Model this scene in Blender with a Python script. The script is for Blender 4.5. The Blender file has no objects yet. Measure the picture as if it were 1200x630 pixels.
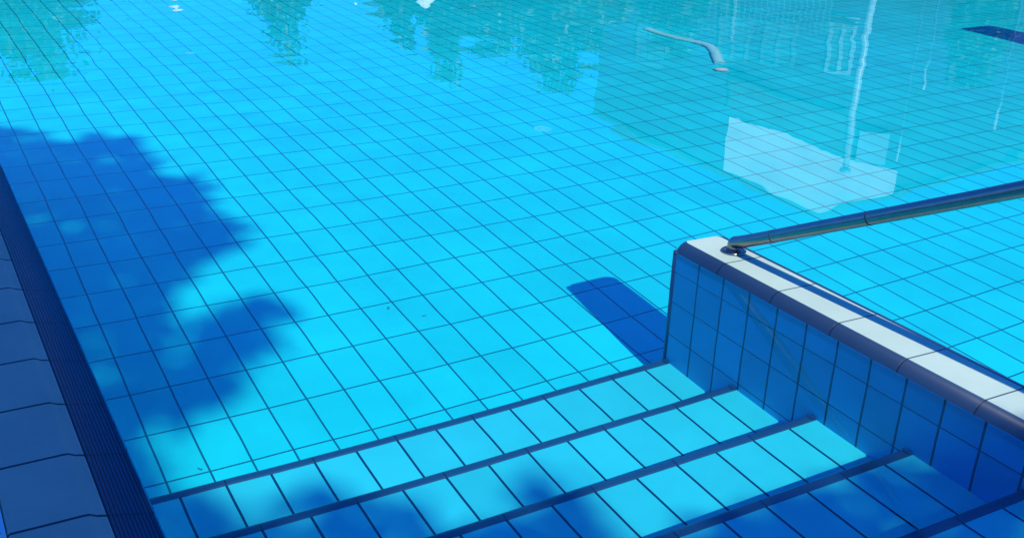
import bpy, bmesh, math, random
import numpy as np
from mathutils import Vector, Matrix

sc = bpy.context.scene
C = sc.collection
rad = math.radians
random.seed(7)

# ------------------------------------------------------------------ materials
def new_mat(name):
    m = bpy.data.materials.new(name); m.use_nodes = True
    return m, m.node_tree, m.node_tree.nodes['Principled BSDF']

def nd(nt, kind, **kw):
    n = nt.nodes.new(kind)
    for k, v in kw.items():
        setattr(n, k, v)
    return n

def simple(name, col, rough=0.5, metal=0.0, vary=0.0, scale=8.0, spec=0.5):
    m, nt, b = new_mat(name)
    b.inputs['Roughness'].default_value = rough
    b.inputs['Metallic'].default_value = metal
    b.inputs['Specular IOR Level'].default_value = spec
    if vary:
        tc = nd(nt, 'ShaderNodeTexCoord'); ns = nd(nt, 'ShaderNodeTexNoise')
        ns.inputs['Scale'].default_value = scale; ns.inputs['Detail'].default_value = 6
        nt.links.new(tc.outputs['Object'], ns.inputs['Vector'])
        r = nd(nt, 'ShaderNodeValToRGB')
        r.color_ramp.elements[0].position = 0.3; r.color_ramp.elements[1].position = 0.7
        r.color_ramp.elements[0].color = (*[c * (1 - vary) for c in col], 1)
        r.color_ramp.elements[1].color = (*[min(1, c * (1 + vary)) for c in col], 1)
        nt.links.new(ns.outputs['Fac'], r.inputs[0]); nt.links.new(r.outputs[0], b.inputs['Base Color'])
    else:
        b.inputs['Base Color'].default_value = (*col, 1)
    return m

def tiles(name, col, grout, axes, size, off, gap=0.006, rough=0.25, vary=0.10, bump=0.35, blotch=0.06):
    """Rectangular glazed tiles laid on a world grid. axes: which world axes run along the tile's width and height."""
    m, nt, b = new_mat(name); L = nt.links
    geo = nd(nt, 'ShaderNodeNewGeometry'); sep = nd(nt, 'ShaderNodeSeparateXYZ'); L.new(geo.outputs['Position'], sep.inputs[0])
    comb = nd(nt, 'ShaderNodeCombineXYZ')
    for k in (0, 1):
        a = nd(nt, 'ShaderNodeMath', operation='SUBTRACT'); a.inputs[1].default_value = off[k] - 400 * size[k]
        L.new(sep.outputs[axes[k]], a.inputs[0]); L.new(a.outputs[0], comb.inputs[k])
    # hand-laid joints wander a millimetre or so
    wn = nd(nt, 'ShaderNodeTexNoise'); wn.inputs['Scale'].default_value = 3.0; L.new(geo.outputs['Position'], wn.inputs['Vector'])
    wv = nd(nt, 'ShaderNodeVectorMath', operation='MULTIPLY_ADD'); wv.inputs[1].default_value = (0.006, 0.006, 0); 
    L.new(wn.outputs['Color'], wv.inputs[0]); L.new(comb.outputs[0], wv.inputs[2])
    shift = nd(nt, 'ShaderNodeVectorMath', operation='SUBTRACT'); shift.inputs[1].default_value = (0.003, 0.003, 0)
    L.new(wv.outputs[0], shift.inputs[0])
    br = nd(nt, 'ShaderNodeTexBrick', offset=0.0, squash=1.0)
    br.inputs['Scale'].default_value = 1.0; br.inputs['Brick Width'].default_value = size[0]; br.inputs['Row Height'].default_value = size[1]
    br.inputs['Mortar Size'].default_value = gap / 2; br.inputs['Mortar Smooth'].default_value = 0.25
    br.inputs['Color1'].default_value = (*[c * (1 - vary) for c in col], 1)
    br.inputs['Color2'].default_value = (*[min(1, c * (1 + vary)) for c in col], 1)
    br.inputs['Mortar'].default_value = (*grout, 1)
    L.new(shift.outputs[0], br.inputs['Vector'])
    ns = nd(nt, 'ShaderNodeTexNoise'); ns.inputs['Scale'].default_value = 2.2; ns.inputs['Detail'].default_value = 7; ns.inputs['Roughness'].default_value = 0.65
    L.new(geo.outputs['Position'], ns.inputs['Vector'])
    mr = nd(nt, 'ShaderNodeMapRange'); mr.inputs['From Min'].default_value = 0.3; mr.inputs['From Max'].default_value = 0.7
    mr.inputs['To Min'].default_value = 1 - blotch; mr.inputs['To Max'].default_value = 1 + blotch
    L.new(ns.outputs['Fac'], mr.inputs['Value'])
    mx = nd(nt, 'ShaderNodeMix', data_type='RGBA', blend_type='MULTIPLY'); mx.inputs[0].default_value = 1
    L.new(br.outputs['Color'], mx.inputs[6]); L.new(mr.outputs[0], mx.inputs[7])
    L.new(mx.outputs[2], b.inputs['Base Color'])
    bp = nd(nt, 'ShaderNodeBump', invert=True); bp.inputs['Strength'].default_value = bump; bp.inputs['Distance'].default_value = 0.003
    L.new(br.outputs['Fac'], bp.inputs['Height']); L.new(bp.outputs[0], b.inputs['Normal'])
    b.inputs['Roughness'].default_value = rough
    return m

SX, SY = 0.1296, 0.2467
FLOOR_Z = -1.0495
NAVY = (0.010, 0.050, 0.150)
M = {}
POOL = (0.008, 0.84, 0.92); GROUT = (0.004, 0.17, 0.28)
M['floor'] = tiles('pool_floor_tiles', POOL, GROUT, (0, 1), (SX, SY), (0.065, 3.4273), gap=0.0075, vary=0.05, blotch=0.08)
M['poolwall_x'] = tiles('pool_side_tiles', POOL, GROUT, (1, 2), (SX, 0.257), (0.0, -0.168), gap=0.007)
M['poolwall_y'] = tiles('pool_end_tiles', POOL, GROUT, (0, 2), (SX, 0.257), (0.065, -0.168), gap=0.007)
M['tread'] = tiles('tread_tiles', (0.03, 0.78, 0.88), (0.004, 0.06, 0.14), (0, 1), (SX, 40.0), (0.060, -20.0), gap=0.0085, vary=0.05, blotch=0.08)
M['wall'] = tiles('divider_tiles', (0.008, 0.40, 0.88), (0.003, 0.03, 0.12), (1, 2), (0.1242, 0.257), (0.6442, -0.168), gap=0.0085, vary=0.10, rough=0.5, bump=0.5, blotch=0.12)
M['cap'] = tiles('cap_tiles', (0.42, 0.54, 0.44), (0.05, 0.09, 0.11), (1, 0), (0.2484, 40.0), (0.3096, -20.0), gap=0.006, vary=0.04, rough=0.6, blotch=0.10)
M['bull'] = tiles('bullnose_tiles', (0.015, 0.040, 0.092), (0.006, 0.014, 0.035), (1, 0), (0.2484, 40.0), (0.3096, -20.0), gap=0.006, vary=0.12, rough=0.38, blotch=0.15)
M['coping'] = tiles('coping_tiles', (0.56, 0.34, 0.27), (0.006, 0.012, 0.03), (1, 0), (0.25, 40.0), (0.0, -20.0), gap=0.009, vary=0.10, rough=0.6, blotch=0.16)
M['deck'] = tiles('deck_tiles', (0.50, 0.56, 0.60), (0.10, 0.13, 0.16), (0, 1), (0.25, 0.25), (-0.51, 0.0), gap=0.006, rough=0.55, blotch=0.12)
M['nosing'] = tiles('nosing_tiles', (0.012, 0.085, 0.21), (0.004, 0.02, 0.06), (0, 1), (SX * 2, 40.0), (0.060, -20.0), gap=0.004, vary=0.08, rough=0.3)
M['white'] = simple('white_plastic', (0.8, 0.8, 0.78), 0.35)
M['grate'] = simple('grate_plastic', (0.55, 0.62, 0.68), 0.4)
M['inlet'] = simple('inlet_plastic', (0.08, 0.88, 0.94), 0.4)
M['hose'] = simple('hose_plastic', (0.36, 0.95, 0.96), 0.7)
M['dark'] = simple('dark_gutter', (0.02, 0.03, 0.05), 0.6)
M['steel'] = simple('brushed_steel', (0.24, 0.25, 0.25), 0.27, 1.0, 0.08, 30)
M['timber'] = simple('dark_timber', (0.004, 0.020, 0.105), 0.7, 0, 0.75, 0.7)
M['timber2'] = simple('slate_roof', (0.03, 0.06, 0.08), 0.7, 0, 0.3, 5)
M['render'] = simple('white_render', (0.74, 0.69, 0.65), 0.8, 0, 0.16, 1.3)
M['cream'] = simple('cream_render', (0.72, 0.62, 0.50), 0.8, 0, 0.08, 2)
M['glass'] = simple('window_glass', (0.05, 0.12, 0.16), 0.05)
M['pale'] = simple('pale_blue_render', (0.22, 0.36, 0.42), 0.7, 0, 0.1, 2)
M['grass'] = simple('lawn_grass', (0.05, 0.09, 0.025), 0.9, 0, 0.4, 1.5)
M['bark'] = simple('tree_bark', (0.10, 0.075, 0.055), 0.9, 0, 0.4, 6)
M['canvas'] = simple('cream_canvas', (0.75, 0.66, 0.58), 0.85, 0, 0.06, 3)
M['post'] = simple('grey_post_paint', (0.24, 0.30, 0.33), 0.4, 0, 0.4, 1.2)
M['dim'] = simple('weathered_post', (0.20, 0.26, 0.29), 0.5, 0, 0.5, 1.5)
M['postw'] = simple('white_post_paint', (0.60, 0.66, 0.68), 0.4)
M['frame'] = simple('window_frame_paint', (0.06, 0.11, 0.145), 0.5, 0, 0.3, 3)
M['rail'] = simple('balcony_paint', (0.055, 0.11, 0.15), 0.5, 0, 0.2, 3)
M['debris'] = simple('dead_leaf', (0.01, 0.36, 0.46), 0.8, 0, 0.4, 40)

def leaf_mat(name, a, b_):
    m, nt, b = new_mat(name); L = nt.links
    g = nd(nt, 'ShaderNodeNewGeometry'); r = nd(nt, 'ShaderNodeValToRGB')
    r.color_ramp.elements[0].color = (*a, 1); r.color_ramp.elements[1].color = (*b_, 1)
    L.new(g.outputs['Random Per Island'], r.inputs[0]); L.new(r.outputs[0], b.inputs['Base Color'])
    b.inputs['Roughness'].default_value = 0.5
    tr = nd(nt, 'ShaderNodeBsdfTranslucent'); L.new(r.outputs[0], tr.inputs[0])
    mx = nd(nt, 'ShaderNodeMixShader'); mx.inputs[0].default_value = 0.3
    L.new(b.outputs[0], mx.inputs[1]); L.new(tr.outputs[0], mx.inputs[2])
    L.new(mx.outputs[0], nt.nodes['Material Output'].inputs[0])
    return m
M['leaf'] = leaf_mat('broad_leaves', (0.03, 0.075, 0.02), (0.10, 0.17, 0.045))
M['leaf2'] = leaf_mat('blue_green_leaves', (0.010, 0.050, 0.018), (0.035, 0.12, 0.045))

def water_mat():
    m = bpy.data.materials.new('pool_water'); m.use_nodes = True; nt = m.node_tree; nt.nodes.clear()
    g = nt.nodes.new('ShaderNodeBsdfGlass'); g.inputs['IOR'].default_value = 1.333; g.inputs['Roughness'].default_value = 0.0
    g.inputs['Color'].default_value = (0.97, 1.0, 1.0, 1)
    o = nt.nodes.new('ShaderNodeOutputMaterial'); nt.links.new(g.outputs[0], o.inputs[0])
    return m
M['water'] = water_mat()

# ------------------------------------------------------------------ mesh helpers
def link(name, me, mat, parent=None, smooth=False, under=False, caster=False):
    o = bpy.data.objects.new(name, me); C.objects.link(o)
    if mat is not None: me.materials.append(mat)
    if parent is not None: o.parent = parent
    if smooth:
        for p in me.polygons: p.use_smooth = True
    if under: o.cycles.is_caustics_receiver = True
    if caster: o.cycles.is_caustics_caster = True
    return o

def from_bm(name, bm, mat, parent=None, **kw):
    me = bpy.data.meshes.new(name); bm.normal_update(); bm.to_mesh(me); bm.free()
    return link(name, me, mat, parent, **kw)

def from_py(name, v, f, mat, parent=None, **kw):
    me = bpy.data.meshes.new(name); me.from_pydata(v, [], f); me.update()
    return link(name, me, mat, parent, **kw)

def add_box(bm, x0, x1, y0, y1, z0, z1, M4=None):
    r = bmesh.ops.create_cube(bm, size=1)
    T = Matrix.Translation(((x0 + x1) / 2, (y0 + y1) / 2, (z0 + z1) / 2)) @ Matrix.Diagonal((x1 - x0, y1 - y0, z1 - z0, 1))
    bmesh.ops.transform(bm, matrix=(M4 @ T if M4 else T), verts=r['verts'])
    return r['verts']

def add_tube(bm, pts, radii, seg=12, cap=True):
    pts = [Vector(p) for p in pts]
    if not hasattr(radii, '__len__'): radii = [radii] * len(pts)
    rings = []; prev = None
    for i, p in enumerate(pts):
        a = pts[max(i - 1, 0)]; b = pts[min(i + 1, len(pts) - 1)]
        t = (b - a).normalized()
        if prev is None:
            n = t.orthogonal().normalized()
        else:
            n = (prev - t * prev.dot(t)).normalized()
        prev = n; bn = t.cross(n)
        rings.append([bm.verts.new(p + (n * math.cos(2 * math.pi * k / seg) + bn * math.sin(2 * math.pi * k / seg)) * radii[i]) for k in range(seg)])
    for r0, r1 in zip(rings, rings[1:]):
        for k in range(seg):
            f = bm.faces.new((r0[k], r0[(k + 1) % seg], r1[(k + 1) % seg], r1[k])); f.smooth = True
    if cap:
        bm.faces.new(rings[0][::-1]); bm.faces.new(rings[-1])

def add_lathe(bm, prof, seg=24, at=(0, 0, 0)):
    rings = [[bm.verts.new((at[0] + r * math.cos(2 * math.pi * k / seg), at[1] + r * math.sin(2 * math.pi * k / seg), at[2] + z)) for k in range(seg)] for r, z in prof]
    for a, b in zip(rings, rings[1:]):
        for k in range(seg):
            f = bm.faces.new((a[k], a[(k + 1) % seg], b[(k + 1) % seg], b[k])); f.smooth = True
    bm.faces.new(rings[0][::-1]); bm.faces.new(rings[-1])

def tag(o, label, cat, group=None):
    o['label'] = label; o['category'] = cat
    if group: o['group'] = group
    return o

def thing(name, label, cat, loc=(0, 0, 0), rz=0.0, group=None):
    o = bpy.data.objects.new(name, None); C.objects.link(o); o.location = loc; o.rotation_euler = (0, 0, rz)
    o.empty_display_size = 0.2
    return tag(o, label, cat, group)

def struct(o):
    o['kind'] = 'structure'; return o

def sheet(name, x0, x1, y0, y1, z, mat, **kw):
    return struct(from_py(name, [(x0, y0, z), (x1, y0, z), (x1, y1, z), (x0, y1, z)], [(0, 1, 2, 3)], mat, **kw))

def chaikin(pts, n=2):
    pts = [Vector(p) for p in pts]
    for _ in range(n):
        q = [pts[0]]
        for a, b in zip(pts, pts[1:]):
            q += [a * 0.75 + b * 0.25, a * 0.25 + b * 0.75]
        pts = q + [pts[-1]]
    return pts

# ------------------------------------------------------------------ pool basin and ground
X1, Y0, Y1 = 17.0, -3.2, 21.0          # right, near and far sides of the basin
sheet('pool_floor', 0, X1, Y0, Y1, FLOOR_Z, M['floor'], under=True)
def vwall(name, p, q, mat):
    (x0, y0), (x1, y1) = p, q
    return struct(from_py(name, [(x0, y0, FLOOR_Z), (x1, y1, FLOOR_Z), (x1, y1, 0.012), (x0, y0, 0.012)], [(0, 1, 2, 3)], mat, under=True, caster=True))
vwall('pool_wall_left', (0.0, Y1), (0.0, Y0), M['poolwall_x'])
vwall('pool_wall_far', (X1, Y1), (0.0, Y1), M['poolwall_y'])
vwall('pool_wall_right', (X1, Y0), (X1, Y1), M['poolwall_x'])
vwall('pool_wall_near', (2.069, Y0), (X1, Y0), M['poolwall_y'])

DZ = 0.030
sheet('deck_left', -14, -0.52, -12, Y1 + 9, DZ, M['deck'])
sheet('deck_near', -0.52, 2.069, -12, -1.289, DZ + 0.003, M['deck'])
sheet('deck_near_right', 2.069, 26, -12, Y0, DZ, M['deck'])
sheet('deck_far', -0.52, X1, Y1, Y1 + 9, DZ, M['deck'])
sheet('deck_right', X1, 26, Y0, Y1 + 9, DZ, M['deck'])
sheet('lawn', -700, 900, -700, 900, -1.6, M['grass'])
# banks of lawn that carry the ground level around the deck
g = bmesh.new()
for (x0, x1, y0, y1) in ((-300, -14, -300, 400), (26, 400, -300, 400), (-14, 26, -300, -12), (-14, 26, Y1 + 9, 400)):
    vs = [g.verts.new(v) for v in ((x0, y0, 0.01), (x1, y0, 0.01), (x1, y1, 0.01), (x0, y1, 0.01))]; g.faces.new(vs)
struct(from_bm('lawn_around_deck', g, M['grass']))

# water: one sheet with very small standing ripples
def water():
    xs = np.r_[np.arange(0.0, 11.0, 0.034), np.linspace(11.0, X1, 60)]
    ys = np.r_[np.linspace(Y0, -0.5, 40)[:-1], np.arange(-0.5, 9.5, 0.034), np.linspace(9.5, Y1, 100)]
    nx, ny = len(xs), len(ys)
    X, Y = np.meshgrid(xs, ys); Z = np.zeros_like(X)
    rng = np.random.default_rng(3)
    def waves(n, l0, l1, total):
        out = np.zeros_like(X)
        for k in range(n):
            lam = rng.uniform(l0, l1); th = rng.normal(1.0, 0.9); ph = rng.uniform(0, 6.28)
            kk = 2 * math.pi / lam
            out += total / math.sqrt(n) * rng.uniform(0.6, 1.4) / kk * np.sin(kk * (X * math.cos(th) + Y * math.sin(th)) + ph)
        return out
    gust = np.clip(0.55 + 0.45 * np.sin(0.9 * X + 0.7 * Y + 0.5) * np.sin(0.55 * X - 0.8 * Y + 1.3), 0.1, 1.0)
    Z += waves(22, 0.13, 0.30, RIPPLE * 0.95) * gust
    for k in range(22):
        lam = rng.uniform(0.30, 1.3); th = rng.uniform(0, 2 * math.pi); ph = rng.uniform(0, 6.28)
        slope = RIPPLE / math.sqrt(22) * rng.uniform(0.6, 1.4)
        kk = 2 * math.pi / lam
        Z += slope / kk * np.sin(kk * (X * math.cos(th) + Y * math.sin(th)) + ph)
    # calmer beside the steps
    Z *= np.clip(0.35 + 0.65 * (Y - 0.5) / 4.0, 0.35, 1.0)
    Z += -0.0010
    v = np.stack([X, Y, Z], -1).reshape(-1, 3)
    i = np.arange(nx * ny).reshape(ny, nx)
    f = np.stack([i[:-1, :-1], i[:-1, 1:], i[1:, 1:], i[1:, :-1]], -1).reshape(-1, 4)
    me = bpy.data.meshes.new('water'); me.vertices.add(len(v)); me.vertices.foreach_set('co', v.ravel())
    me.loops.add(f.size); me.loops.foreach_set('vertex_index', f.ravel().astype(np.int32))
    me.polygons.add(len(f)); me.polygons.foreach_set('loop_start', np.arange(0, f.size, 4, dtype=np.int32))
    me.polygons.foreach_set('loop_total', np.full(len(f), 4, dtype=np.int32))
    me.update(calc_edges=True); me.validate()
    return struct(link('water', me, M['water'], smooth=True, caster=True))
RIPPLE = 0.0065
water()

# ------------------------------------------------------------------ left pool edge: coping, ribbed grip tiles, overflow grate
edge = thing('pool_edge', 'pale blue tiled pool coping with a ribbed navy grip strip along the water', 'pool edge')
def strip_profile(name, prof, y0, y1, mat, parent, step=1.0, **kw):
    n = max(2, int((y1 - y0) / step) + 1); ys = [y0 + (y1 - y0) * i / (n - 1) for i in range(n)]
    v = [(x, y, z) for y in ys for (x, z) in prof]; k = len(prof)
    f = [(j * k + i, j * k + i + 1, (j + 1) * k + i + 1, (j + 1) * k + i) for j in range(n - 1) for i in range(k - 1)]
    return from_py(name, v, f, mat, parent, **kw)
ye0, ye1 = -1.289, Y1
strip_profile('coping_tile', [(-0.2645, -0.03), (-0.2645, 0.022), (-0.260, 0.027), (-0.128, 0.029), (-0.118, 0.0285), (-0.104, 0.0215), (-0.0905, 0.0185), (-0.0865, 0.0165), (-0.086, 0.0)], ye0, ye1, M['coping'], edge)
prof = []
n_rib = 11
for i in range(n_rib):
    u0 = -0.0845 + 0.0845 * i / n_rib; w = 0.0845 / n_rib
    zz = lambda u: 0.015 + (u + 0.0845) / 0.0845 * (-0.0185)
    prof += [(u0, zz(u0) - 0.0016), (u0 + 0.28 * w, zz(u0)), (u0 + 0.72 * w, zz(u0)), (u0 + w - 1e-4, zz(u0) - 0.0016)]
prof += [(0.0, -0.008), (0.0005, -0.06)]
M['grip'] = tiles('grip_tiles', (0.012, 0.030, 0.085), (0.004, 0.010, 0.03), (1, 0), (0.25, 40.0), (0.0, -20.0), gap=0.006, vary=0.1, rough=0.35)
strip_profile('grip_tile', prof, ye0, ye1, M['grip'], edge, caster=True, under=True)
gr = thing('overflow_grate', 'white slatted overflow grate beside the pool coping tiles', 'grate')
g = bmesh.new()
y = ye0 + 0.02
while y < 9.0:
    add_box(g, -0.505, -0.272, y, y + 0.0115, 0.008, 0.026); y += 0.0195
add_box(g, -0.508, -0.50, ye0, 9.0, 0.0, 0.0255); add_box(g, -0.274, -0.266, ye0, 9.0, 0.0, 0.0255)
from_bm('slats', g, M['grate'], gr)
from_py('gutter', [(-0.515, ye0, 0.0), (-0.265, ye0, 0.0), (-0.265, ye1, 0.0), (-0.515, ye1, 0.0), (-0.515, ye0, -0.12), (-0.265, ye0, -0.12), (-0.265, ye1, -0.12), (-0.515, ye1, -0.12)],
        [(4, 5, 6, 7), (0, 4, 7, 3), (1, 2, 6, 5)], M['dark'], gr)

# ------------------------------------------------------------------ steps
XW = 1.8449
NY, TD, NZ, RH, NW = 0.7751, 0.3441, -0.8843, 0.1608, 0.0335
steps = thing('pool_steps', 'cyan tiled underwater steps with navy nosing strips leading down into the pool', 'pool steps', (0.9, -0.1, 0))
for n in range(6):
    y, z = NY - n * TD, NZ + n * RH
    yb = y - TD; zb = FLOOR_Z if n == 0 else z - RH
    v = [(0.001, y - NW, z), (XW, y - NW, z), (XW, yb - 0.012, z), (0.001, yb - 0.012, z),
         (0.001, y - 0.010, z - 0.02), (XW, y - 0.010, z - 0.02), (XW, y - 0.010, zb), (0.001, y - 0.010, zb)]
    v = [(a - 0.9, b + 0.1, c) for a, b, c in v]
    st = from_py('step', v, [(3, 2, 1, 0), (4, 5, 6, 7)], M['tread'], steps, under=True, caster=True)
    # rounded nosing strip, a few mm proud of the tread
    pr = [(y - NW, z - 0.002), (y - NW, z + 0.003), (y - NW + 0.004, z + 0.0045), (y - 0.012, z + 0.0045), (y - 0.005, z + 0.002), (y - 0.001, z - 0.004), (y, z - 0.011), (y - 0.002, z - 0.020), (y - 0.010, z - 0.0225)]
    k = len(pr)
    vv = [(x - 0.9, a + 0.1, c) for x in (0.001, XW - 0.001) for a, c in pr]
    from_py('nosing_strip', vv, [(i, i + 1, k + i + 1, k + i) for i in range(k - 1)], M['nosing'], st, smooth=False, under=True, caster=True)
    # little upstand where the nosing turns up against the divider wall
    g = bmesh.new()
    add_box(g, XW - 0.9 - 0.014, XW - 0.9 - 0.001, y - 0.034 + 0.1, y - 0.003 + 0.1, z + 0.0035, z + 0.015)
    bmesh.ops.bevel(g, geom=g.edges[:], offset=0.004, segments=2, affect='EDGES')
    from_bm('nosing_end_stop', g, M['nosing'], st, under=True, caster=True)
yl = NY - 6 * TD
from_py('top_riser', [(0.001 - 0.9, yl - 0.0005 + 0.1, NZ + 5 * RH), (2.069 - 0.9, yl - 0.0005 + 0.1, NZ + 5 * RH), (2.069 - 0.9, yl - 0.0005 + 0.1, 0.03), (0.001 - 0.9, yl - 0.0005 + 0.1, 0.03)],
        [(0, 1, 2, 3)], M['nosing'], steps)

# ------------------------------------------------------------------ divider walls
def outline(x0, x1, yend, yback, r, n=6):
    """plan outline, counter-clockwise, rounded at the far corners"""
    pts = [(x0, yback), (x1, yback)]
    for k in range(n + 1):
        a = (math.pi / 2) * k / n
        pts.append((x1 - r + r * math.cos(a), yend - r + r * math.sin(a)))
    for k in range(n + 1):
        a = math.pi / 2 + (math.pi / 2) * k / n
        pts.append((x0 + r + r * math.cos(a), yend - r + r * math.sin(a)))
    return pts
def divider(name, label, x0, x1, yend, yback, ztop, ins_l, ins_r, ins_e):
    t = thing(name, label, 'divider wall', (0, 0, 0))
    ol = outline(x0, x1, yend, yback, 0.022)
    cx = (x0 + x1) / 2
    zb = ztop - 0.0330
    n = len(ol)
    v = [(x, y, FLOOR_Z) for x, y in ol] + [(x, y, zb) for x, y in ol]
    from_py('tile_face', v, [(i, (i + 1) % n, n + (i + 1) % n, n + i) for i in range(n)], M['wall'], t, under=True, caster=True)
    # bullnose border: swept quarter round from the outer outline to the white cap
    tl, tr, te = x0 + ins_l, x1 - ins_r, yend - ins_e
    def inner(p):
        x, y = p
        fx = (x - x0) / (x1 - x0)
        return (tl + (tr - tl) * fx, yback + (y - yback) * (te - yback) / (yend - yback))
    rings = []; m = 7
    for k in range(m + 1):
        a = (math.pi / 2) * k / m
        s = 1 - math.cos(a); h = math.sin(a)
        s = 0.65 * s + 0.35 * k / m
        rings.append([(x + (inner((x, y))[0] - x) * s, y + (inner((x, y))[1] - y) * s, zb + (ztop - zb) * h) for x, y in ol])
    v = [p for r in rings for p in r]
    f = [(k * n + i, k * n + (i + 1) % n, (k + 1) * n + (i + 1) % n, (k + 1) * n + i) for k in range(m) for i in range(n)]
    b = from_py('bullnose_border', v, f, M['bull'], t, caster=True)
    for p in b.data.polygons: p.use_smooth = True
    top = [(x, y, ztop + 0.001) for x, y in (inner(p) for p in ol)] + [(x, y, ztop - 0.004) for x, y in (inner(p) for p in ol)]
    from_py('cap_tile', top, [tuple(range(n))] + [((i + 1) % n, i, n + i, n + (i + 1) % n) for i in range(n)], M['cap'], t, caster=True)
    # navy corner bead up the end of the wall
    g = bmesh.new()
    add_tube(g, [(x0 + 0.0085, yend - 0.0085, FLOOR_Z), (x0 + 0.0085, yend - 0.0085, zb + 0.004)], 0.0125, 12)
    from_bm('corner_bead', g, M['bull'], t, under=True, caster=True)
    return t
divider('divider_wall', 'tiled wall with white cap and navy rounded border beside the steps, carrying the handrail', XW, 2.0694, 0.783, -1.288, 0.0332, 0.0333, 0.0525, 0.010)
divider('divider_wall', 'unseen low tiled divider wall further right, added to cast a shadow on the pool floor', 7.42, 7.80, 3.73, Y0, 0.0332, 0.03, 0.05, 0.010)  # unseen wall, added so that its end casts the dark shadow on the floor

# ------------------------------------------------------------------ handrail
hx = 1.966
hr = thing('handrail', 'polished steel handrail rising from the end of the white wall cap', 'handrail', (hx, 0.63, 0.0342))
line = [(hx, 0.632, 0.036), (hx, 0.634, 0.064), (hx, 0.618, 0.070), (hx, 0.545, 0.102), (hx, 0.25, 0.243), (hx, -0.05, 0.385), (hx, -0.345, 0.526), (hx, -0.9, 0.797), (hx, -1.15, 0.90), (hx, -1.42, 0.905), (hx, -1.6, 0.86), (hx, -1.62, 0.6), (hx, -1.62, 0.034)]
pts = [p - Vector((hx, 0.63, 0.0342)) for p in chaikin(line, 3)]
g = bmesh.new(); add_tube(g, pts, 0.0205, 20); from_bm('rail', g, M['steel'], hr)
g = bmesh.new(); add_lathe(g, [(0.030, 0.0), (0.040, 0.001), (0.041, 0.005), (0.036, 0.008), (0.024, 0.010), (0.0222, 0.013)], 24)
fl = from_bm('flange', g, M['steel'], hr)
for a in (40, 160, 280):
    g = bmesh.new(); add_lathe(g, [(0.004, 0.007), (0.0045, 0.010), (0.003, 0.0115)], 8, (0.031 * math.cos(rad(a)), 0.031 * math.sin(rad(a)), 0))
    from_bm('screw', g, M['steel'], fl)
for (ya, yb_) in ((0.093, 0.098), (0.455, 0.458)):
    def on(yy):
        for a, b in zip(pts, pts[1:]):
            if (a.y + 0.63 - yy) * (b.y + 0.63 - yy) <= 0 and abs(b.y - a.y) > 1e-6:
                return a.lerp(b, (yy - 0.63 - a.y) / (b.y - a.y))
    g = bmesh.new(); add_tube(g, [on(ya), on(yb_)], 0.0211, 20); from_bm('joint_collar', g, M['dark'], hr)

# ------------------------------------------------------------------ things in the water
def inlet(x, y, label, k_=0.62):
    t = thing('floor_inlet', label, 'pool inlet', (x, y, FLOOR_Z), group='round inlets in the pool floor')
    t.scale = (k_, k_, k_)
    g = bmesh.new(); add_lathe(g, [(0.085, 0.0), (0.085, 0.006), (0.078, 0.010), (0.062, 0.011), (0.060, 0.006)], 28)
    from_bm('rim', g, M['inlet'], t, under=True)
    g = bmesh.new(); add_lathe(g, [(0.03, 0.006), (0.03, 0.014), (0.024, 0.018), (0.008, 0.019)], 20)
    for k in range(6):
        a = k * math.pi / 3
        add_box(g, 0.028, 0.061, -0.004, 0.004, 0.006, 0.011, Matrix.Rotation(a, 4, 'Z'))
    from_bm('grille', g, M['inlet'], t, under=True)
inlet(2.812, 3.289, 'round white inlet in the open pool floor beyond the end of the wall')
inlet(1.469, 5.699, 'small round inlet in the far left pool floor, near the reflected tree', 0.42)

hz = thing('vacuum_hose', 'white pool hose bent on the floor under the mirrored house, short fitting near its end', 'hose', (4.9, 4.6, FLOOR_Z))
hp = [(4.97, 5.36, 0.03), (4.96, 5.20, 0.03), (4.97, 4.99, 0.03), (5.03, 4.80, 0.03), (5.05, 4.66, 0.03), (4.95, 4.48, 0.03), (4.80, 4.26, 0.03), (4.74, 4.16, 0.03)]
g = bmesh.new(); add_tube(g, [Vector((x - 4.9, y - 4.6, z)) for x, y, z in chaikin(hp, 3)], 0.040, 12); from_bm('hose_tube', g, M['hose'], hz, under=True)
g = bmesh.new(); add_tube(g, [(-0.32, -0.60, 0.034), (-0.31, -0.60, 0.036), (-0.25, -0.63, 0.036), (-0.24, -0.635, 0.034)], [0.018, 0.034, 0.034, 0.018], 12)
from_bm('end_fitting', g, M['white'], hz, under=True)

for i, (x, y, r, lab) in enumerate(((1.30, 1.55, 0.006, 'tiny dark leaf scrap lying on the sunlit floor left of the wall shadow'),
                                    (1.20, 1.66, 0.007, 'small dark leaf scrap lying on the pool floor farther from the steps'),
                                    (0.30, 0.98, 0.006, 'tiny dark leaf scrap on the floor close to the lowest step'))):
    v = [(r * 1.6 * math.cos(a) + 0.002 * math.sin(5 * a), r * 0.7 * math.sin(a), 0.004 + 0.002 * math.cos(2 * a)) for a in [k * math.pi / 5 for k in range(10)]]
    o = from_py('fallen_leaf', v, [tuple(range(10))], M['debris'], under=True); o.location = (x, y, FLOOR_Z); o.rotation_euler = (0, 0, i * 1.1)
    tag(o, lab, 'leaf', 'leaf scraps on the pool floor')

# ------------------------------------------------------------------ surroundings beyond the pool (seen mirrored in the water)
CX, CY, CZ = -0.29977, -1.94193, 1.26367
def at(az, d): return Vector((CX + d * math.sin(rad(az)), CY + d * math.cos(rad(az)), 0.02))
def zel(el, d): return d * math.tan(rad(el)) - CZ

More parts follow.
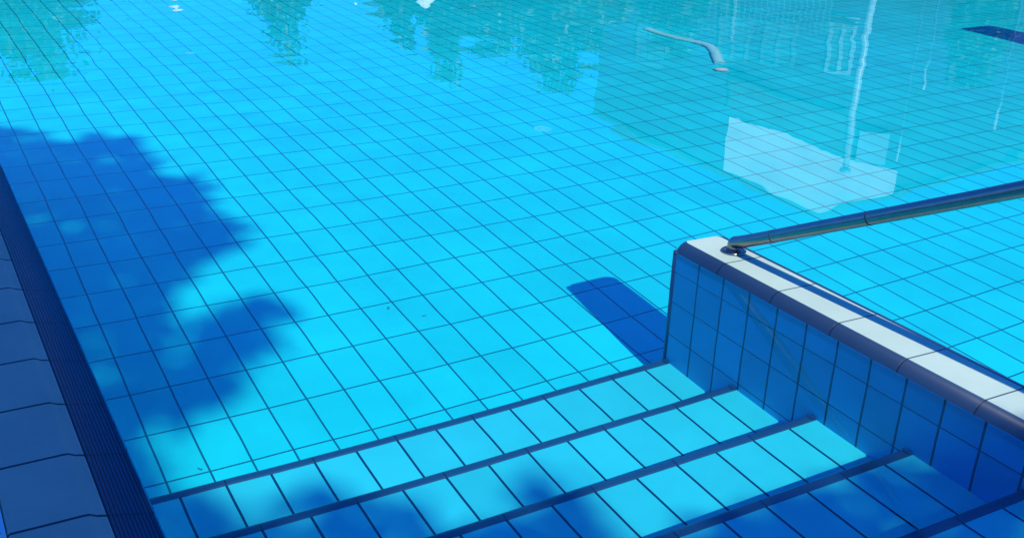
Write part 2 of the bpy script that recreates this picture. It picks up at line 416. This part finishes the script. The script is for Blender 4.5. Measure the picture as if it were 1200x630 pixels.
def leaves_mesh(pts, size, rng, jitter=0.4, nrm=None):
    n = len(pts)
    d = rng.normal(size=(n, 3))
    if nrm is not None: d = d * jitter + nrm
    d /= np.linalg.norm(d, axis=1)[:, None]
    a = np.cross(d, rng.normal(size=(n, 3))); a /= np.linalg.norm(a, axis=1)[:, None]
    b = np.cross(d, a)
    s = size * rng.uniform(0.7, 1.3, (n, 1))
    P = np.asarray(pts)
    v = np.stack([P - a * s, P + b * s * 0.55 - a * s * 0.1, P + a * s, P - b * s * 0.55 - a * s * 0.1], 1).reshape(-1, 3)
    return v, np.arange(4 * n).reshape(n, 4)

def np_mesh(name, v, f, mat, parent=None):
    me = bpy.data.meshes.new(name); me.vertices.add(len(v)); me.vertices.foreach_set('co', v.astype(np.float32).ravel())
    me.loops.add(f.size); me.loops.foreach_set('vertex_index', f.ravel().astype(np.int32))
    me.polygons.add(len(f)); me.polygons.foreach_set('loop_start', np.arange(0, f.size, 4, dtype=np.int32))
    me.polygons.foreach_set('loop_total', np.full(len(f), 4, dtype=np.int32))
    me.update(calc_edges=True)
    return link(name, me, mat, parent)

def trunk_mesh(h, r, tips, rng):
    g = bmesh.new()
    add_tube(g, [(0, 0, 0), (0.04 * h * 0.3, 0, h * 0.3), (0, 0.02 * h, h * 0.7), (0, 0, h)], [r * 1.25, r, r * 0.6, r * 0.12], 10)
    for tp in tips:
        tp = Vector(tp); z0 = max(h * 0.25, min(tp.z * 0.7, h * 0.75)); s = Vector((0, 0, z0))
        mid = s.lerp(tp, 0.5) + Vector((0, 0, 0.06 * h))
        add_tube(g, [s, mid, tp], [r * 0.45, r * 0.25, r * 0.06], 7)
    return g

def tree(label, az, d, top_el, half_w, seed, mat, z_low=1.2, n=5000, leaf=0.11, ragged=0.7):
    rng = np.random.default_rng(seed)
    H = zel(top_el, d)
    t = thing('broadleaf_tree', label, 'tree', at(az, d), 0, 'trees beyond the pool, mirrored in the water')
    lobes = []
    for k in range(26):
        u = rng.uniform(-1, 1); hh = rng.uniform(0, 1)
        w = half_w * (1 - 0.55 * hh)
        cx = u * w * 0.8; cy = rng.uniform(-1, 1) * w * 0.7; cz = z_low + (H - z_low) * (0.12 + 0.72 * hh * (1 - 0.35 * abs(u)))
        lobes.append((cx, cy, cz, rng.uniform(0.18, 0.38) * half_w * 0.85, rng.uniform(0.22, 0.5) * min(half_w, (H - z_low) * 0.5)))
    lobes.append((0, 0, H - 0.35 * half_w * 0.7, half_w * 0.3, half_w * 0.35 * 0.9))
    per = n // len(lobes); P = []
    for (x, y, z, rx, rz) in lobes:
        q = rng.normal(size=(per, 3)); q /= np.linalg.norm(q, axis=1)[:, None]
        q *= rng.uniform(0.35, 1, (per, 1)) ** 0.5 * (1 + ragged * rng.normal(size=(per, 1)) * 0.5)
        P.append(q * [rx, rx, rz] + [x, y, z])
    P = np.concatenate(P); P[:, 2] = np.minimum(P[:, 2], H + rng.normal(size=len(P)) * 0.05)
    v, f = leaves_mesh(P, leaf, rng)
    from_bm('trunk', trunk_mesh(H * 0.9, 0.035 * H, [l[:3] for l in lobes[::2]], rng), M['bark'], t)
    np_mesh('crown', v, f, mat, t)
    return t
tree('broad leafy tree beyond the pool at far left, largest crown mirrored there', 6.3, 31, 11.9, 2.5, 11, M['leaf2'], n=11000)
tree('rounded leafy tree beyond the pool, standing alone between two gaps of sky', 17.7, 33, 10.7, 1.5, 12, M['leaf2'], n=5000)
tree('small leafy tree left of the tallest tree in the middle row', 23.6, 32, 10.3, 1.3, 13, M['leaf2'], n=4500)
tree('tallest leafy tree in the middle row beyond the pool', 25.7, 31, 11.8, 1.5, 14, M['leaf2'], n=6500)
tree('leafy tree with a flat crown right of the tallest middle tree', 28.2, 34, 10.8, 2.0, 15, M['leaf2'], n=7000)
tree('leafy tree whose crown nearly touches the dark house', 31.4, 30, 12.2, 1.9, 16, M['leaf2'], n=7500)
tree('thin leafy tree at the left corner of the dark house', 33.2, 27.5, 10.6, 1.1, 17, M['leaf'], n=3500)

def shrub(label, az, d, el, hw, seed):
    t = tree(label, az, d, el, hw, seed, M['leaf2'], z_low=0.8, n=4000)
    t.name = 'garden_shrub'; t['category'] = 'shrub'; t['group'] = 'tall shrubs in front of the dark house'
shrub('tall shrub before the left half of the dark house', 37.0, 25, 10.2, 1.3, 31)
shrub('narrow tall shrub before the right half of the dark house, near the posts', 51.3, 25.5, 10.6, 1.0, 32)

# far hedge closing the lawn
rng = np.random.default_rng(5)
g_pts = []
for k in range(9000):
    a = rng.uniform(-25, 75); d = 60 + rng.normal() * 1.0; p = at(a, d); g_pts.append((p.x, p.y, rng.uniform(0.1, 2.6 + 0.8 * math.sin(a * 0.7) + 0.5 * math.sin(a * 2.3))))
v, f = leaves_mesh(np.array(g_pts), 0.33, rng)
h = np_mesh('hedge', v, f, M['leaf2']); h['kind'] = 'stuff'; tag(h, 'long clipped green hedge closing the lawn behind the trees', 'hedge')

# dark gabled house with the white gable panel
AZH, DH = 44.0, 28.0
house = thing('gabled_house', 'dark timber gabled house with a white plastered gable beyond the pool', 'house', at(AZH, DH), -rad(AZH))
def hp_(a, el, dd=0.0):                       # a direction from the deck edge -> point on the house front (local x, z)
    t = (DH + dd) * math.tan(rad(a - AZH)); D = (DH + dd) / math.cos(rad(a - AZH))
    return t, zel(el, D)
eL, eR, ap = hp_(33.45, 13.65), hp_(56.5, 12.6), hp_(45.5, 17.57)
def prism_y(poly, y0, y1):
    g = bmesh.new()
    a = [g.verts.new((x, y0, z)) for x, z in poly]; b = [g.verts.new((x, y1, z)) for x, z in poly]
    g.faces.new(a); g.faces.new(b[::-1])
    for i in range(len(poly)):
        g.faces.new((a[(i + 1) % len(poly)], a[i], b[i], b[(i + 1) % len(poly)]))
    bmesh.ops.recalc_face_normals(g, faces=g.faces[:])
    return g
from_bm('wall', prism_y([(eL[0], 0), (eR[0], 0), (eR[0], eR[1] - 0.12), (ap[0], ap[1] - 0.12), (eL[0], eL[1] - 0.12)], 0.0, 8.0), M['timber'], house)
# roof: two slabs with an overhang toward the pool
rf = prism_y([(eL[0] - 0.1, eL[1] - 0.118), (ap[0], ap[1] - 0.118), (eR[0] + 0.1, eR[1] - 0.118), (eR[0] + 0.1, eR[1] + 0.02), (ap[0], ap[1] + 0.0), (eL[0] - 0.1, eL[1])], -0.06, 8.2)
roof = from_bm('roof', rf, M['timber2'], house)
g = bmesh.new(); add_box(g, 2.6, 3.1, 5.2, 5.8, 6.0, 7.6); from_bm('chimney', g, M['timber'], roof)
# white gable panel, 4 cm proud
wl = hp_(40.35, 12.82); wlow = hp_(46.0, 14.43); wr_ = hp_(48.9, 14.85)
def roofz(x):
    a, b = (eL, ap) if x < ap[0] else (ap, eR)
    return a[1] + (b[1] - a[1]) * (x - a[0]) / (b[0] - a[0]) - 0.13
low = []
for k in range(25):                            # its lower edge follows the scalloped tiles of the porch roof
    u = k / 24; x = wl[0] + (wlow[0] - wl[0]) * u; z = wl[1] + (wlow[1] - wl[1]) * u
    low.append((x, z + 0.018 * math.sin(k * 2.3) + 0.012 * math.sin(k * 5.1)))
low += [(wlow[0] + 0.06, wlow[1] + 0.02), (wr_[0], wr_[1])]
poly = low + [(wr_[0], roofz(wr_[0])), (ap[0], roofz(ap[0])), (wl[0], roofz(wl[0]))]
from_bm('gable_panel', prism_y(poly, -0.04, -0.002), M['render'], house)
# porch roof below the panel
pl = [(-1.9, 4.2), (1.0, 5.0), (1.0, 5.86), (-1.9, 4.98)]
from_bm('porch_roof', prism_y(pl, -0.10, -0.043), M['timber2'], house)
def window(x, z, w, h, fmat=None, nx=2):
    g = bmesh.new(); t = 0.09
    add_box(g, x - w / 2, x + w / 2, -0.07, -0.003, z, z + t); add_box(g, x - w / 2, x + w / 2, -0.07, -0.003, z + h - t, z + h)
    for k in range(nx + 1):
        xx = x - w / 2 + (w - t) * k / nx
        add_box(g, xx, xx + t, -0.068, -0.004, z + t + 0.001, z + h - t - 0.001)
    fr = from_bm('window', g, fmat or M['frame'], house)
    from_py('pane', [(x - w / 2 + 0.02, -0.02, z + 0.02), (x + w / 2 - 0.02, -0.02, z + 0.02), (x + w / 2 - 0.02, -0.02, z + h - 0.02), (x - w / 2 + 0.02, -0.02, z + h - 0.02)], [(0, 1, 2, 3)], M['glass'], fr)
window(0.62, 2.75, 0.62, 1.2, M['dim']); window(-1.9, 2.8, 0.8, 1.1); window(-0.8, 2.8, 0.8, 1.1); window(-3.9, 2.9, 0.7, 1.2); window(3.6, 2.9, 0.9, 1.2)
g = bmesh.new()                                 # pale upper landing beside the lamp post
b0, b1 = hp_(46.75, 13.0), hp_(48.2, 14.35)
add_box(g, b0[0], b1[0], -0.09, -0.045, b0[1], b1[1] + 0.12); from_bm('pale_shutter', g, M['pale'], house)
g = bmesh.new(); add_box(g, -1.99, -1.92, -0.10, -0.003, 0, 3.4); from_bm('downpipe', g, M['post'], house)
g = bmesh.new()                                 # balcony rail of slim pale bars
for k in range(26): add_box(g, -3.0 + k * 0.13, -2.97 + k * 0.13, -0.9, -0.87, 2.0, 2.95)
add_box(g, -3.05, 0.35, -0.91, -0.86, 2.951, 3.0)
add_box(g, -3.05, 0.35, -0.95, -0.001, 1.85, 1.999)
from_bm('balcony', g, M['rail'], house)

# cream house glimpsed between the trees
h2 = thing('cream_house', 'cream rendered house partly hidden behind the middle trees', 'house', at(27.0, 46), -rad(27))
from_bm('wall', prism_y([(-4.5, 0), (4.5, 0), (4.5, 4.9), (-4.5, 4.9)], 0, 6), M['cream'], h2)
from_bm('roof', prism_y([(-4.8, 4.903), (4.8, 4.903), (3.6, 5.9), (-3.6, 5.9)], -0.3, 6.3), M['timber2'], h2)
g = bmesh.new(); add_box(g, 1.85, 2.35, 0.5, 1.1, 5.0, 6.75); from_bm('chimney', g, M['render'], h2)
for x in (-2.6, 0.2, 2.9):
    g = bmesh.new(); add_box(g, x - 0.6, x + 0.6, -0.08, -0.003, 2.9, 4.3); fr = from_bm('window', g, M['postw'], h2)
    g = bmesh.new(); add_box(g, x - 0.5, x + 0.5, -0.10, -0.083, 3.0, 4.2); from_bm('pane', g, M['glass'], fr)

def lamp(label, az, d, el, r, mat, head=True):
    t = thing('lamp_post', label, 'lamp post', at(az, d), 0, 'posts beyond the pool')
    H = zel(el, d)
    if head:
        g = bmesh.new(); add_tube(g, [(0, 0, 0), (0, 0, 0.5), (0, 0, H)], [r * 1.3, r, r * 0.8], 12); from_bm('pole', g, mat, t)
    else:                                       # dark post with a pale sleeve at its top
        hs = H - 0.75
        g = bmesh.new(); add_tube(g, [(0, 0, 0), (0, 0, 0.5), (0, 0, hs)], [r * 1.3, r, r * 0.9], 12); from_bm('pole', g, M['timber'], t)
        g = bmesh.new(); add_tube(g, [(0, 0, hs + 0.001), (0, 0, H)], [r * 1.05, r * 0.9], 12); from_bm('pale_sleeve', g, mat, t)
    g = bmesh.new(); add_lathe(g, [(r * 2.4, 0), (r * 2.4, 0.03), (r * 1.3, 0.06)], 16); from_bm('base', g, mat, t)
    if head:
        g = bmesh.new(); add_lathe(g, [(r * 0.9, H), (r * 1.4, H + 0.02), (r * 1.5, H + 0.10), (r * 0.5, H + 0.13)], 14); from_bm('lamp_head', g, mat, t)
lamp('tall pale lamp post in front of the white gable', 46.35, 23, 15.0, 0.075, M['post'])
lamp('post with a bright pale top just right of the lamp post', 48.75, 24, 14.3, 0.026, M['post'], False)
lamp('slim dark post with dull pale top in front of the dark house wing', 49.4, 24, 11.2, 0.03, M['post'], False)
lamp('dark post with dull pale top near the far right corner of the house', 52.9, 24, 12.2, 0.03, M['post'], False)
lamp('shortest and rightmost dark post beyond the pool, pale at the top', 54.9, 24, 12.1, 0.03, M['post'], False)

def parasol(label, az, d, top_el, R):
    t = thing('parasol', label, 'parasol', at(az, d), 0.3 * az, 'parasols on the far deck')
    H = zel(top_el, d)
    g = bmesh.new(); n = 8
    apx = g.verts.new((0, 0, H))
    ring = [g.verts.new((R * math.cos(2 * math.pi * k / n), R * math.sin(2 * math.pi * k / n), H - 0.5)) for k in range(n)]
    hem = [g.verts.new((v.co.x, v.co.y, v.co.z - 0.16)) for v in ring]
    for k in range(n):
        g.faces.new((apx, ring[k], ring[(k + 1) % n])); g.faces.new((ring[k], hem[k], hem[(k + 1) % n], ring[(k + 1) % n]))
    from_bm('canopy', g, M['canvas'], t)
    g = bmesh.new(); add_tube(g, [(0, 0, 0), (0, 0, H - 0.02)], 0.024, 10); from_bm('pole', g, M['post'], t)
    g = bmesh.new(); add_lathe(g, [(0.28, 0), (0.28, 0.06), (0.05, 0.09)], 20); from_bm('base', g, M['post'], t)
    for k in range(n):
        a = 2 * math.pi * k / n
        g = bmesh.new(); add_tube(g, [(0, 0, H - 0.06), (R * 0.97 * math.cos(a), R * 0.97 * math.sin(a), H - 0.53)], 0.009, 6); from_bm('rib', g, M['post'], t)
parasol('cream parasol standing between the two leftmost trees', 12.6, 27, 8.25, 0.6)
parasol('cream parasol right of the lone rounded tree', 21.2, 27, 8.2, 0.7)
parasol('cream parasol under the tallest middle tree', 24.6, 26, 8.7, 0.3)

# ------------------------------------------------------------------ shade tree behind the viewer (its shadow lies on the deck, steps and floor)
AZS, ZEN = rad(4.6), rad(35.0)
SUN = np.array([-math.sin(ZEN) * math.sin(AZS), -math.sin(ZEN) * math.cos(AZS), math.cos(ZEN)])
shade = [
 [(-0.013, 3.922), (0.21, 3.719), (0.28, 3.483), (0.459, 3.57), (0.67, 3.449), (0.718, 3.045), (0.615, 2.765), (0.711, 2.789), (0.856, 2.71), (0.807, 2.437), (0.722, 2.288), (0.862, 2.091), (0.838, 1.947), (0.648, 1.844), (0.562, 1.777), (0.47, 1.65), (0.41, 1.50), (0.37, 1.24), (0.31, 1.12), (0.23, 1.134), (0.105, 1.143), (0.033, 1.366), (-0.053, 2.499), (-0.085, 3.178)],
 [(0.485, 1.345), (0.58, 1.33), (0.66, 1.445), (0.72, 1.39), (0.83, 1.37), (0.80, 1.27), (0.70, 1.22), (0.66, 1.03), (0.56, 1.07), (0.52, 0.93), (0.43, 0.80), (0.345, 0.775), (0.345, 0.982)],
 [(0.067, 1.013), (0.263, 1.091), (0.406, 0.973), (0.326, 0.778), (0.206, 0.728), (0.11, 0.768)],
 [(0.083, 0.764), (0.152, 0.664), (0.152, 0.431), (0.077, 0.389)],
 [(0.02, 0.32), (0.213, 0.328), (0.245, 0.213), (0.286, 0.129), (0.169, 0.119), (0.02, 0.128)],
 [(0.379, 0.184), (0.483, 0.214), (0.543, 0.117), (0.525, 0.069), (0.4, 0.116)],
 [(0.1, 0.057), (0.409, 0.051), (0.487, 0.041), (0.56, 0.015), (0.66, 0.022), (0.675, -0.067), (0.669, -0.137), (0.558, -0.2), (0.1, -0.2)],
 [(0.948, -0.069), (1.082, -0.032), (1.089, -0.139), (1.029, -0.159), (0.937, -0.145)],
 [(0.0, -0.19), (0.56, -0.19), (0.59, -0.231), (0.695, -0.223), (0.804, -0.218), (0.905, -0.254), (0.971, -0.233), (1.018, -0.28), (1.03, -0.379), (1.018, -0.5), (0.0, -0.5)],
 [(-0.3, -0.49), (1.213, -0.486), (1.727, -0.493), (1.825, -0.488), (1.84, -0.8), (1.84, -1.6), (-0.3, -1.6)],
 [(-2.6, -1.6), (-0.03, -1.6), (0.02, 0.4), (0.05, 1.2), (-0.04, 2.5), (-0.08, 3.2), (-0.03, 3.95), (-0.2, 4.6), (-0.9, 4.9), (-1.8, 4.4), (-2.4, 3.2), (-2.9, 1.0)],
]
def inside(poly, P):
    x, y = P[:, 0], P[:, 1]; r = np.zeros(len(P), bool); j = len(poly) - 1
    for i in range(len(poly)):
        (xi, yi), (xj, yj) = poly[i], poly[j]
        r ^= ((yi > y) != (yj > y)) & (x < (xj - xi) * (y - yi) / (yj - yi + 1e-12) + xi)
        j = i
    return r
def shade_tree():
    rng = np.random.default_rng(21)
    t = thing('shade_tree', 'large spreading tree behind the steps whose shadow falls over the pool edge', 'tree', (-3.4, -8.2, 0.02))
    base = np.array([-3.4, -8.2, 0.02])
    P = []
    for q in shade:
        q_ = np.array(q); lo, hi = q_.min(0), q_.max(0)
        area = 0.5 * abs(np.dot(q_[:, 0], np.roll(q_[:, 1], 1)) - np.dot(q_[:, 1], np.roll(q_[:, 0], 1)))
        need = int(area * LAI * (2.3 if area > 6 else 1.0) / 0.0033); got = []
        while sum(map(len, got)) < need:
            s = rng.uniform(lo, hi, (need * 2, 2)); got.append(s[inside(q, s)])
        P.append(np.concatenate(got)[:need])
    P = np.concatenate(P)
    P = P + rng.normal(size=P.shape) * 0.03
    # leaves gather along the light's path at heights that roll in clumps
    x, y = P[:, 0], P[:, 1]
    hgt = 8.6 + 0.8 * np.sin(1.7 * x + 0.6) + 0.6 * np.sin(1.3 * y + 1.0) + rng.normal(size=len(P)) * 0.6
    L = hgt / SUN[2]
    Q = np.c_[P, np.zeros(len(P))] + L[:, None] * SUN - base
    v, f = leaves_mesh(Q, 0.055, rng, 0.55, SUN)
    np_mesh('crown', v, f, M['leaf'], t)
    g = bmesh.new()
    add_tube(g, [(0, 0, 0), (0.1, 0.1, 1.6), (0.2, 0.5, 3.6), (0.6, 1.0, 5.8), (0.9, 1.4, 8.2)], [0.30, 0.24, 0.2, 0.15, 0.06], 14)
    for k in range(26):
        tip = Vector(Q[rng.integers(len(Q))]); u = rng.uniform(0.35, 0.95)
        s = Vector((0.2, 0.5, 3.6)).lerp(Vector((0.9, 1.4, 8.2)), u); mid = s.lerp(tip, 0.5) + Vector((0, 0, -0.25))
        add_tube(g, [s, mid, tip], [0.07, 0.04, 0.008], 7)
    from_bm('trunk', g, M['bark'], t)
LAI = 4.4
shade_tree()

# ------------------------------------------------------------------ light
w = bpy.data.worlds.new('World'); sc.world = w; w.use_nodes = True
nt = w.node_tree; bg = nt.nodes['Background']
sk = nt.nodes.new('ShaderNodeTexSky'); sk.sky_type = 'NISHITA'; sk.sun_disc = False
sk.sun_elevation = math.pi / 2 - ZEN; sk.sun_rotation = math.pi + AZS
sk.air_density = 1.0; sk.dust_density = 0.4; sk.ozone_density = 3.0
mx = nt.nodes.new('ShaderNodeMix'); mx.data_type = 'RGBA'; mx.blend_type = 'MULTIPLY'; mx.inputs[0].default_value = 1.0
mx.inputs[7].default_value = (0.09, 0.62, 1.62, 1)
nt.links.new(sk.outputs[0], mx.inputs[6]); nt.links.new(mx.outputs[2], bg.inputs[0])
bg.inputs[1].default_value = 0.15
L = bpy.data.lights.new('sun', 'SUN'); L.energy = 5.0; L.angle = rad(0.53); L.color = (1.0, 0.96, 0.80)
L.cycles.is_caustics_light = True
lo = bpy.data.objects.new('sun', L); C.objects.link(lo)
lo.rotation_euler = Vector(SUN).to_track_quat('Z', 'Y').to_euler(); lo.location = (-2, -8, 12)

# ------------------------------------------------------------------ camera
cam = bpy.data.cameras.new('camera'); co = bpy.data.objects.new('camera', cam); C.objects.link(co); sc.camera = co
R_ = Vector((0.87662878, -0.48005271, 0.0327318)); U_ = Vector((0.17599268, 0.38320691, 0.90674089)); F_ = Vector((0.44782648, 0.7891146, -0.42041597))
co.matrix_world = Matrix(((R_.x, U_.x, -F_.x, CX), (R_.y, U_.y, -F_.y, CY), (R_.z, U_.z, -F_.z, CZ), (0, 0, 0, 1)))
cam.sensor_fit = 'HORIZONTAL'; cam.sensor_width = 36; cam.lens = 1299.16 / 1200 * 36; cam.shift_y = (393.19 - 315) / 1200
cam.clip_end = 3000; cam.clip_start = 0.05

sc.view_settings.view_transform = 'Standard'; sc.view_settings.look = 'None'; sc.view_settings.exposure = 0
cy = sc.cycles
cy.caustics_refractive = True; cy.caustics_reflective = False
cy.max_bounces = 10; cy.diffuse_bounces = 4; cy.transmission_bounces = 8; cy.glossy_bounces = 4
cy.sample_clamp_indirect = 6.0
cy.use_denoising = True
